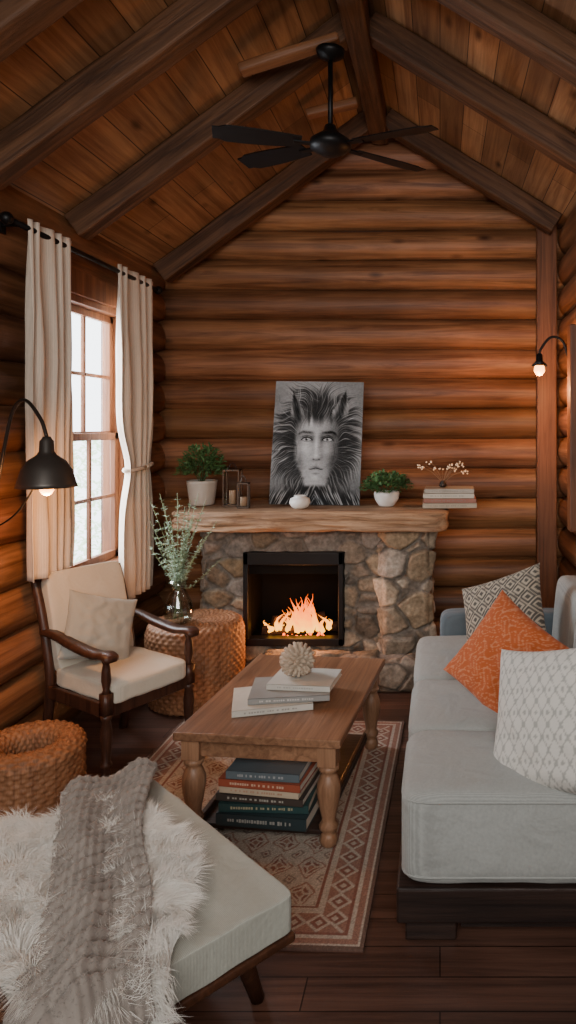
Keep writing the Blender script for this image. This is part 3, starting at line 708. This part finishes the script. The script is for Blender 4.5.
# ------------------------------------------------------------------ coffee table
RZT=math.radians(-6); tc=Vector((-.685,3.22,.0115))
tb=empty('coffee_table',tc,RZT,label='rectangular brown wooden coffee table with turned legs',cat='table')
tw,tl,th_=.69,.96,.45
g=G(); g.box(-tw/2,tw/2,-tl/2,tl/2,th_-.035,th_); g.obj('table_top',TABW,parent=tb,bevel=.006)
g=G(); a,b=tw/2-.05,tl/2-.05
g.box(-a,a,-b,-b+.022,th_-.115,th_-.036); g.box(-a,a,b-.022,b,th_-.115,th_-.036); g.box(-a,-a+.022,-b,b,th_-.115,th_-.036); g.box(a-.022,a,-b,b,th_-.115,th_-.036)
g.obj('apron',TABW,parent=tb,bevel=.003)
legp=[(.024,0),(.033,.008),(.038,.03),(.03,.05),(.024,.058),(.037,.07),(.040,.085),(.028,.10),(.030,.12),(.041,.17),(.048,.22),(.047,.25),(.034,.285),(.026,.295),(.040,.305),(.041,.318),(.03,.328)]
for sx in (-1,1):
    for sy in (-1,1):
        g=G(); g.lathe(legp,seg=28); n=len(g.f); g.box(-.037,.037,-.037,.037,.328,th_-.0365)
        o=g.obj('leg',TABL,parent=tb,loc=(sx*(tw/2-.062),sy*(tl/2-.062),0),smooth=True)
        for k in range(n,len(o.data.polygons)): o.data.polygons[k].use_smooth=False
g=G(); g.box(-a+.03,a-.03,-b+.0,b-.0,.045,.065); g.box(-a+.03,-a+.05,-b,b,.065,.09); g.box(a-.05,a-.03,-b,b,.065,.09)
g.obj('lower_shelf',DARKW,parent=tb,bevel=.004)
def T(lx,ly,z):
    c,s=math.cos(RZT),math.sin(RZT); return (tc.x+lx*c-ly*s,tc.y+lx*s+ly*c,tc.z+z)
z=.066
specs=[(.38,.30,.050,(.02,.035,.04),(.55,.53,.48)),(.37,.29,.036,(.018,.05,.05),(.6,.5,.3)),(.37,.28,.030,(.045,.035,.03),(.6,.58,.5)),(.34,.27,.028,(.42,.34,.25),(.3,.1,.05)),(.35,.27,.032,(.27,.065,.035),(.7,.6,.45)),(.31,.27,.034,(.09,.115,.13),(.5,.5,.5))]
names=['thick black','dark teal','dark brown','cream','rust red','slate grey']
for (w,d,h,c,t),nm in zip(specs,names):
    x,y,zz=T(.005+R.uniform(-.012,.012),-.29+R.uniform(-.01,.01),z)
    book(x,y,zz,w,d,h,c,RZT+R.uniform(-.07,.07),nm+' hardcover in the stack on the low table shelf','books stacked on the table shelf',title=t); z+=h+.0008
z=th_+.001
for (w,d,h,c,t,dx,dy,rz,nm) in ((.34,.27,.028,(.50,.48,.43),(.1,.1,.1),-.05,-.14,.36,'pale grey hardcover at the bottom of the table stack'),(.35,.26,.026,(.25,.25,.24),(.75,.72,.68),.02,-.09,.24,'grey hardcover in the middle of the table stack'),(.29,.22,.026,(.50,.49,.45),(.2,.2,.2),.07,-.04,.0,'pale hardcover on top of the table stack')):
    x,y,zz=T(dx,dy,z); book(x,y,zz,w,d,h,c,rz+RZT,nm,'books stacked on the tabletop',title=t); z+=h+.0008
x,y,zz=T(.03,-.03,z)
e=empty('coral_ornament',(x,y,zz),label='round cream coral-like knotted ornament on stacked books',cat='ornament')
g=G(); cr=.058
n=110
for k in range(n):
    zf=1-2*(k+.5)/n; a=k*2.39996; rr_=math.sqrt(1-zf*zf); q=Vector((rr_*math.cos(a),rr_*math.sin(a),zf)); c0=Vector((0,0,cr+.012))
    s=q.cross(Vector((R.random(),R.random(),R.random()))).normalized()
    P=[c0+q*cr*.55,c0+q*cr*.95+s*.006,c0+q*(cr+.022)+s*R.uniform(.008,.020)]; P=[Vector((p.x,p.y,max(p.z,.011))) for p in P]
    g.tube(P,[.013,.010,.006],8)
g.ball((0,0,cr+.012),cr*.9,20,12)
g.obj('coral_body',plain('coral_cream',(.42,.34,.26),.85),parent=e,smooth=True)
# ------------------------------------------------------------------ sofa
SXL=-.13; SY0,SY1=2.25,3.98
sf=empty('sofa',(.36,3.1,0),label='pale grey linen sofa on a dark wooden base against log wall',cat='sofa')
def P_(x,y,z): return (x-.36,y-3.1,z)
g=G(); g.box(SXL-.012-.36,.84-.36,SY0-.005-3.1,SY1+.12-3.1,.075,.19); g.obj('base',DARKW,parent=sf,bevel=.008)
for (x,y) in ((SXL+.10,SY0+.08),(.76,SY0+.08),(SXL+.10,SY1+.03),(.76,SY1+.03)):
    g=G(); g.box(-.085,.085,-.055,.045,0,.078); g.obj('leg',DARKW,parent=sf,loc=P_(x,y,0),bevel=.006)
g=G(); g.box(-.35,.3,-.02,.02,.02,.05); g.obj('stretcher_rail',DARKW,parent=sf,loc=P_(.42,SY0+.08,0))
ys=[SY0,2.74,3.29,SY1]
for a,b in zip(ys,ys[1:]):
    v,f=puff(.80,b-a-.004,.315,p=11,n=22,bulge=.08,seed=a)
    cu=mk('seat_cushion',v,f,LINEN,smooth=True,parent=sf,loc=P_(SXL+.40,(a+b)/2,.345))
    g=G()
    for zz_ in (.120,-.125):
        P=[]
        for k in range(121):
            th=2*pi*k/120; c_,s_=math.cos(th),math.sin(th); pw=11; l=(abs(c_)**pw+abs(s_)**pw)**(-1/pw); q=1-.012
            P.append((c_*l*.40*q,s_*l*(b-a-.004)/2*q,zz_))
        g.tube(P,.0055,6)
    g.obj('piping',LINEN,parent=sf,loc=P_(SXL+.40,(a+b)/2,.345),smooth=True)
for a,b in ((SY0,2.83),(2.83,3.40),(3.40,SY1)):
    v,f=puff(.22,b-a-.004,.66,p=8,n=16,bulge=.02,seed=b)
    mk('back_cushion',v,f,LINEN,smooth=True,parent=sf,loc=P_(.745,(a+b)/2,.52),rot=(0,math.radians(5),0))
v,f=puff(.84,.13,.43,p=10,n=16); mk('armrest',v,f,SOFAG,smooth=True,parent=sf,loc=P_(.42,SY1+.07,.40))
def pillow(name,c,n,roll,w,h,t,colfn,label,seed=0,res=90,mat=None,piping=None):
    v=[];f=[];co=[]
    m=res
    for side in (1,-1):
        for j in range(m+1):
            for i in range(m+1):
                u=2*i/m-1; q=2*j/m-1
                x=u*w/2*(1-.09*(1-q*q)); y=q*h/2*(1-.09*(1-u*u))
                k=max(0,(1-u*u))**.42*max(0,(1-q*q))**.42
                z=side*t/2*k*(1+.12*noise.noise(Vector((u*1.6+seed,q*1.6,side))))+.010*noise.noise(Vector((u*4+seed,q*4,side*3)))*k
                v.append((x,y,z)); co.append((x,y))
    M_=m+1
    for s in (0,1):
        o=s*M_*M_
        for j in range(m):
            for i in range(m):
                a=o+j*M_+i; qd=(a,a+1,a+M_+1,a+M_); f.append(qd if s==0 else qd[::-1])
    ca=np.array(co); cols=colfn(ca[:,0],ca[:,1])
    nn=Vector(n).normalized(); up=Vector((0,0,1)); X_=up.cross(nn).normalized(); Y_=nn.cross(X_)
    X2=X_*math.cos(roll)+Y_*math.sin(roll); Y2=-X_*math.sin(roll)+Y_*math.cos(roll)
    o=mk(name,v,f,mat or PILF,smooth=True,cols=cols,loc=c,rot=Matrix((X2,Y2,nn)).transposed().to_euler())
    return tag(o,label,'pillow')
PILF=fabric('pillow_cloth',(1,1,1),attr=True,bump=.5)
def two(mask,a,b): return np.where(mask[:,None],np.array(a)[None],np.array(b)[None])
def pat_orange(x,y):
    s=np.sin(x*95+2.2*np.sin(y*60)+1.5*np.sin((x+y)*37))*np.sin(y*90+2.0*np.sin(x*70)+1.2*np.sin((x-y)*41)); return two(np.abs(s)<.13,(.52,.20,.10),(.42,.095,.025))
def pat_white(x,y):
    a=np.cos(x*2*pi/.052)+np.cos(y*2*pi/.075); b=np.abs(a)<.28; return two(b|(a>1.75),(.36,.37,.35),(.60,.595,.56))
def pat_dark(x,y):
    u=((x+y)/.09)%1-.5; w=((x-y)/.09)%1-.5; p=np.maximum(abs(u),abs(w)); p2=((p*3.3)%1)>.5; return two(p2,(.42,.37,.29),(.085,.08,.072))
def pat_plain(x,y): return two(x>9,(1,1,1),(.38,.39,.36))
pillow('throw_pillow',(.33,3.60,.70),(-.55,-.6,.45),math.radians(26),.50,.46,.14,pat_dark,'charcoal and cream geometric throw pillow on the sofa',3)
pillow('throw_pillow',(.30,2.98,.67),(-.55,-.66,.50),math.radians(-24),.52,.45,.16,pat_orange,'burnt orange patterned throw pillow on the sofa',5)
pillow('throw_pillow',(.39,2.42,.675),(-.70,-.55,.42),math.radians(18),.52,.50,.17,pat_white,'white throw pillow with grey lattice pattern on the sofa',8)
# ------------------------------------------------------------------ armchair
ANG=math.radians(-31); cc_=Vector((-1.635,3.53,.0))
ch=empty('armchair',cc_,ANG,label='dark wood armchair with cream upholstery and curved arms',cat='chair')
def cleg(h,r=1.):
    return [(.014*r,0),(.018*r,.01),(.024*r,.06),(.017*r,.09),(.026*r,.10),(.026*r,.112),(.018*r,.125),(.024*r,.19),(.027*r,.26),(.02*r,.31),(.026*r,.32),(.026*r,.34)]
FX,HY=.235,.232
for s in (-1,1):
    g=G(); g.lathe(cleg(0),seg=20); g.box(-.022,.022,-.022,.022,.338,.44)
    g.lathe([(.022,.44),(.014,.455),(.022,.50),(.019,.55),(.014,.575),(.02,.59),(.02,.603)],seg=20)
    g.obj('front_leg',CHW,parent=ch,loc=(FX,s*HY,.012),smooth=True)
    g=G(); P=bez([(-.31,0,0),(-.26,0,.2),(-.235,0,.40),(-.255,0,.55),(-.31,0,.75),(-.375,0,.91)],6)
    g.tube([(p.x,0,p.z) for p in P],[.023]*len(P),10); g.obj('back_leg',CHW,parent=ch,loc=(0,s*(HY-.005),.001),smooth=True)
    g=G(); P=bez([(-.285,0,.655),(-.18,0,.655),(-.02,0,.63),(.14,0,.615),(.235,0,.625),(.285,0,.612)],6)
    V_=[];F_=[]; n=len(P)
    for i,p in enumerate(P):
        t=i/(n-1); w=.020+.014*math.sin(min(1,t*1.1)*pi*.5)-(.014 if t>.97 else 0); 
        for a,b in ((-1,-1),(-1.1,0),(-1,1),(0,1.15),(1,1),(1.1,0),(1,-1),(0,-1)): V_.append((p.x,a*w,p.z+b*.012))
    for i in range(n-1):
        for j in range(8): F_.append((i*8+j,i*8+(j+1)%8,(i+1)*8+(j+1)%8,(i+1)*8+j))
    F_.append(tuple(range(8))[::-1]); F_.append(tuple((n-1)*8+j for j in range(8)))
    mk('armrest',V_,F_,CHW,parent=ch,loc=(0,s*HY,.003),smooth=True)
g=G()
g.box(-.24,FX,-HY-.012,-HY+.012,.335,.40); g.box(-.24,FX,HY-.012,HY+.012,.335,.40); g.box(FX-.012,FX+.012,-HY,HY,.335,.40); g.box(-.25,-.226,-HY,HY,.335,.40)
g.obj('seat_frame',CHW,parent=ch,bevel=.005)
g=G(); g.tube([(-.375,-HY,.91),(-.375,HY,.91)],.018,10); g.obj('top_rail',CHW,parent=ch,smooth=True)
v,f=puff(.51,.435,.10,p=9,n=16,bulge=.12); mk('seat_cushion',v,f,CREAM,smooth=True,parent=ch,loc=(.015,0,.437))
v,f=puff(.425,.51,.075,p=10,n=16,bulge=.3)
X_=Vector((0,1,0)); Yv=Vector((-.27,0,1)).normalized(); Zv=X_.cross(Yv)
mk('back_cushion',v,f,CREAM,smooth=True,parent=ch,loc=(-.27,0,.695),rot=Matrix((X_,Yv,Zv)).transposed().to_euler())
f2=Vector((math.cos(ANG),math.sin(ANG),0)); w2=Vector((-math.sin(ANG),math.cos(ANG),0))
pc=cc_+f2*(-.115)+w2*(-.04)+Vector((0,0,.655))
pillow('throw_pillow',pc,f2*.85+Vector((0,-.12,.40)),math.radians(-20),.36,.35,.13,pat_plain,'pale grey linen pillow on the armchair seat',2,60)
# ------------------------------------------------------------------ ottoman
OA=math.radians(-43.9); oc=Vector((-.93,1.975,0))
ot=empty('upholstered_ottoman',oc,OA,label='large grey-green linen ottoman with dark wood frame draped in fur',cat='ottoman')
OL,OW,OT=.89,.61,.42
v,f=puff(OL,OW,.105,p=40,n=34,bulge=.05); mk('cushion',v,f,LINEN2,smooth=True,parent=ot,loc=(0,0,.369))
g=G(); g.box(-OL/2-.004,OL/2+.004,-OW/2-.004,OW/2+.004,.288,.314); g.obj('frame',OTW,parent=ot,bevel=.008)
g=G(); g.box(-OL/2+.06,OL/2-.06,-OW/2+.06,OW/2-.06,.245,.288); g.obj('apron',OTW,parent=ot,bevel=.004)
for sx in (-1,1):
    for sy in (-1,1):
        g=G(); g.tube([(0,0,.26),(0,sy*.085,.0)],[.032,.020],12); g.obj('leg',OTW,parent=ot,loc=(sx*.235,sy*.235,.0),smooth=True)
def drape(a,b,h):
    hx,hy=OL/2+.008,OW/2+.008; ea=max(0,abs(a)-hx); eb=max(0,abs(b)-hy)
    ca=max(-hx,min(hx,a)); cb=max(-hy,min(hy,b)); e=math.hypot(ea,eb)
    dome=.006*(1-(ca/hx)**2)*(1-(cb/hy)**2)
    if e<=0: return Vector((ca,-cb,OT+.006+dome+h)),Vector((0,0,1))
    dx=(ea*(1 if a>0 else -1))/e; dy=(eb*(1 if b>0 else -1))/e
    t=min(1,e/.045); out=h*t+.02*math.sin(t*pi/2); z=OT+.006+h*(1-t)-max(0,e-.012)
    nrm=Vector((dx*t,-dy*t,1-t*.8)).normalized()
    return Vector((ca+dx*out,-(cb+dy*out),z)),nrm
def strand(g,p,n,dirv,ln,w):
    t=(n*.75+dirv).normalized(); s=t.cross(Vector((R.gauss(0,1),R.gauss(0,1),R.gauss(0,1)))).normalized()*w
    m=p+t*ln*.5; e=m+(t*.45+dirv*.9-Vector((0,0,.35))).normalized()*ln*.55
    g.add([p-s,p+s,m+s*.7,m-s*.7,e],[(0,1,2,3),(3,2,4)])
def sheet(fn,nu,nv):
    v=[];f=[]
    for j in range(nv+1):
        for i in range(nu+1): v.append(fn(i/nu,j/nv))
    for j in range(nv):
        for i in range(nu):
            a=j*(nu+1)+i; f.append((a,a+1,a+nu+2,a+nu+1))
    return v,f
def hide(th):
    return 1+.10*math.sin(3*th+.6)+.07*math.sin(5*th+1)+.05*math.sin(9*th)
def hidept(rr,th):
    k=hide(th)*rr; return (.03+.47*k*math.cos(th)+.06*k*math.sin(th), .10+.27*k*math.sin(th))
sk=empty('sheepskin_throw',oc,OA,label='long-haired white sheepskin spread over the ottoman',cat='throw')
def fn(u,q):
    a,b=hidept(.02+.98*q,u*2*pi); p,n=drape(a,b,.012); return p
v,f=sheet(fn,80,24); mk('hide',v,f,FURW,smooth=True,parent=sk)
g=G()
for k in range(44000):
    th=R.uniform(0,2*pi); rr=math.sqrt(R.random()); a,b=hidept(rr,th); p,n=drape(a,b,.012)
    cl=Vector((noise.noise(Vector((a*10,b*10,0))),noise.noise(Vector((a*10,b*10,7))),0))*2.2
    outd=Vector((math.cos(th)*.5,-math.sin(th)*.5,0))*rr
    strand(g,p,n,cl+outd+Vector((R.gauss(0,.15),R.gauss(0,.15),0)),R.uniform(.045,.09),.0008)
o=g.obj('long_hair',FURW,parent=sk,smooth=True); o['kind']='stuff'
def thr(u,q):
    a=-.52+q*1.19; ctr=-.165+.42*max(0,min(1,(a+.42)/.84))+.02*math.sin(q*7); w=.13+.02*math.sin(q*9+1)+.015*math.sin(q*4)
    b=ctr+(u*2-1)*w
    rib=.008*math.sin(q*170+2*math.sin(u*6))+.003*math.sin(u*70)
    h=.062+.016*math.sin(u*9+q*4)+.014*noise.noise(Vector((u*5,q*9,2)))+rib-.02*(abs(u*2-1)**6)
    return drape(a,b,h)
tw_=empty('fur_blanket',oc,OA,label='grey-taupe ribbed plush blanket laid across the sheepskin',cat='blanket')
v,f=sheet(lambda u,q:thr(u,q)[0],60,320); o=mk('blanket_cloth',v,f,FURG,smooth=True,parent=tw_); md=o.modifiers.new('s','SOLIDIFY'); md.thickness=.03; md.offset=-1
g=G()
for k in range(44000):
    u,q=R.random(),R.random(); p,n=thr(u,q)
    cl=Vector((noise.noise(Vector((u*14,q*50,0))),noise.noise(Vector((u*14,q*50,7))),0))*.8
    if u<.04 or u>.96: n=(n+Vector((0,(1 if u<.5 else -1)*1.,0))).normalized()
    strand(g,p-n*.004,n,cl+Vector((R.gauss(0,.4),R.gauss(0,.4),0)),R.uniform(.007,.013),.0009)
o=g.obj('plush_pile',FURG,parent=tw_,smooth=True); o['kind']='stuff'
# ------------------------------------------------------------------ ceiling fan
fc=Vector((-.575,3.62,3.17))
fn_=empty('ceiling_fan',fc,label='black ceiling fan with four blades on a long downrod',cat='ceiling fan')
g=G(); g.lathe([(.02,.0),(.07,.03),(.075,.055),(.04,.06)],seg=28); g.obj('canopy',BLACK,parent=fn_,loc=(0,0,.44),smooth=True)
g=G(); g.tube([(0,0,.05),(0,0,.46)],.013,14); g.obj('downrod',BLACK,parent=fn_,smooth=True)
g=G(); g.lathe([(.001,-.055),(.05,-.052),(.075,-.035),(.105,-.02),(.11,.0),(.105,.02),(.07,.045),(.04,.065),(.028,.10),(.016,.105)],seg=36); g.obj('motor_housing',BLACK,parent=fn_,smooth=True)
for a in (-21,38,154,196):
    A=math.radians(a); g=G(); n=14; V_=[];F_=[]
    for i in range(n+1):
        t=i/n; x=.15+t*.44; w=.045+.022*math.sin(t*pi*.7); 
        if t>.92: w*=.75
        for sy,sz in ((-1,-.003),(1,-.003),(1,.003),(-1,.003)): V_.append((x,sy*w,sz+sy*w*.2))
    for i in range(n):
        for j in range(4): F_.append((i*4+j,i*4+(j+1)%4,(i+1)*4+(j+1)%4,(i+1)*4+j))
    F_.append((3,2,1,0)); F_.append(tuple(n*4+j for j in range(4)))
    g.add(V_,F_); g.box(.08,.19,-.018,.018,-.008,.0)
    g.obj('blade',BLACK,parent=fn_,rot=(0,0,A))
# ------------------------------------------------------------------ lamps
SHADE=plain('lamp_shade_metal',(.07,.062,.055),.42,.6)
BULB=plain('bulb_glow',(1,.6,.3),.3,emit=8,ecol=(1,.40,.10),var=0)
lx,ly,lz=-1.71,3.0,1.43
wl=empty('wall_lamp',(XL+.0,3.16,1.30),label='dark metal swing-arm lamp with dome shade and lit bulb',cat='lamp')
wo=Vector((XL,3.16,1.30))
g=G(); g.box(0.0,.02,-.035,.035,-.09,.09); g.obj('wall_plate',BRONZE,parent=wl,bevel=.006)
sp_=Vector((lx,ly,lz))-wo
g=G(); g.tube(bez([(.015,0,.02),(.07,-.01,.04),(.13,-.03,.28),(.19,-.06,.46),(.27,-.10,.51),(.36,-.14,.43),(sp_.x,sp_.y,sp_.z+.22)],8),.008,10); g.obj('arm',BRONZE,parent=wl,smooth=True)
g=G(); g.tube(bez([(.02,0,-.03),(.10,-.04,-.06),(.25,-.1,.03),(sp_.x,sp_.y,sp_.z+.10)],8),.004,8); g.obj('cord',BLACK,parent=wl,smooth=True)
g=G(); g.lathe([(.015,.22),(.02,.21),(.028,.20),(.03,.155),(.04,.14),(.075,.115),(.10,.075),(.115,.02),(.122,0),(.118,0),(.11,.02),(.096,.073),(.07,.11),(.03,.135)],seg=36); g.obj('lamp_shade',SHADE,parent=wl,loc=sp_,smooth=True)
g=G(); g.ball((0,0,0),.03,16,10,(1,1,1.25)); g.obj('bulb',BULB,parent=wl,loc=sp_+Vector((0,0,.0)),smooth=True)
sw=Vector((XR,4.72,2.10))
sc=empty('wall_sconce',sw,label='black gooseneck wall sconce with a bare glowing bulb',cat='lamp')
g=G(); g.box(-.02,.0,-.03,.03,-.06,.08); g.obj('wall_plate',BLACK,parent=sc,bevel=.004)
g=G(); g.tube(bez([(-.015,0,.03),(-.06,0,.17),(-.14,-.0,.20),(-.21,0,.12),(-.22,0,.07)],8),.009,10); g.obj('arm',BLACK,parent=sc,smooth=True)
g=G(); g.lathe([(.012,.07),(.022,.06),(.024,.02),(.055,-.016),(.050,-.016),(.02,.018)],seg=20); g.obj('socket',BLACK,parent=sc,loc=(-.22,0,0.02),smooth=True)
g=G(); g.lathe([(.001,-.085),(.02,-.08),(.038,-.05),(.034,-.02),(.015,.0)],seg=20); g.obj('bulb',BULB,parent=sc,loc=(-.22,0,.02),smooth=True)
# ------------------------------------------------------------------ lights
def light(kind,name,loc,e,col,size=.1,rot=None,target=None,sy=None,spread=None):
    l=bpy.data.lights.new(name,kind); l.energy=e; l.color=col
    if kind=='AREA':
        l.size=size
        if sy: l.shape='RECTANGLE'; l.size_y=sy
        if spread: l.spread=math.radians(spread)
    elif kind=='POINT': l.shadow_soft_size=size
    o=bpy.data.objects.new(name,l); COL.objects.link(o); o.location=loc
    if target: o.rotation_euler=(Vector(target)-Vector(loc)).to_track_quat('-Z','Y').to_euler()
    return o
light('POINT','fire_light',(icx,fy-.04,.42),13,(1,.36,.10),.08)
light('POINT','lamp_light',(lx,ly,lz-.06),19,(1,.43,.14),.04)
light('POINT','sconce_light',(XR-.22,4.70,1.94),19,(1,.43,.14),.04)
light('AREA','window_daylight',(XL-.9,4.2,1.9),250,(.92,.96,1),1.6,target=(-.6,3.2,.5),sy=1.8)
light('AREA','rear_fill_light',(-.3,-.78,2.2),68,(1,.955,.90),2.2,target=(-.4,4.2,1.3),sy=1.8,spread=115)  # unseen fill lamp added behind the camera; the front wall has no window
w=bpy.data.worlds.new('World'); bpy.context.scene.world=w; w.use_nodes=True
bg=w.node_tree.nodes['Background']; bg.inputs[0].default_value=(.92,.96,1,1); bg.inputs[1].default_value=6
g=G()
for k in range(2600):
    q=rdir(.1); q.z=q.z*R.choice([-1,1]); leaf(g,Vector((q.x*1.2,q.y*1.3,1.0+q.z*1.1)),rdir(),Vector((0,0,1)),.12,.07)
tag(g.obj('garden_shrub',plain('glowing_leaf',(.5,.6,.42),.9,emit=1.6,ecol=(.62,.72,.60)),loc=(-5.6,11,-.6)),'pale shrub with added glow seen through the window','shrub')  # emission put into the leaves so the shrub looks pale and overexposed
# ------------------------------------------------------------------ camera
cam=bpy.data.cameras.new('camera'); co=bpy.data.objects.new('camera',cam); COL.objects.link(co)
co.location=(0,0,1.7); co.rotation_euler=(pi/2,0,0)
cam.sensor_width=36; cam.lens=690/1024*36; cam.shift_x=-152/1024; cam.shift_y=-87/1024; cam.clip_start=.05
bpy.context.scene.camera=co
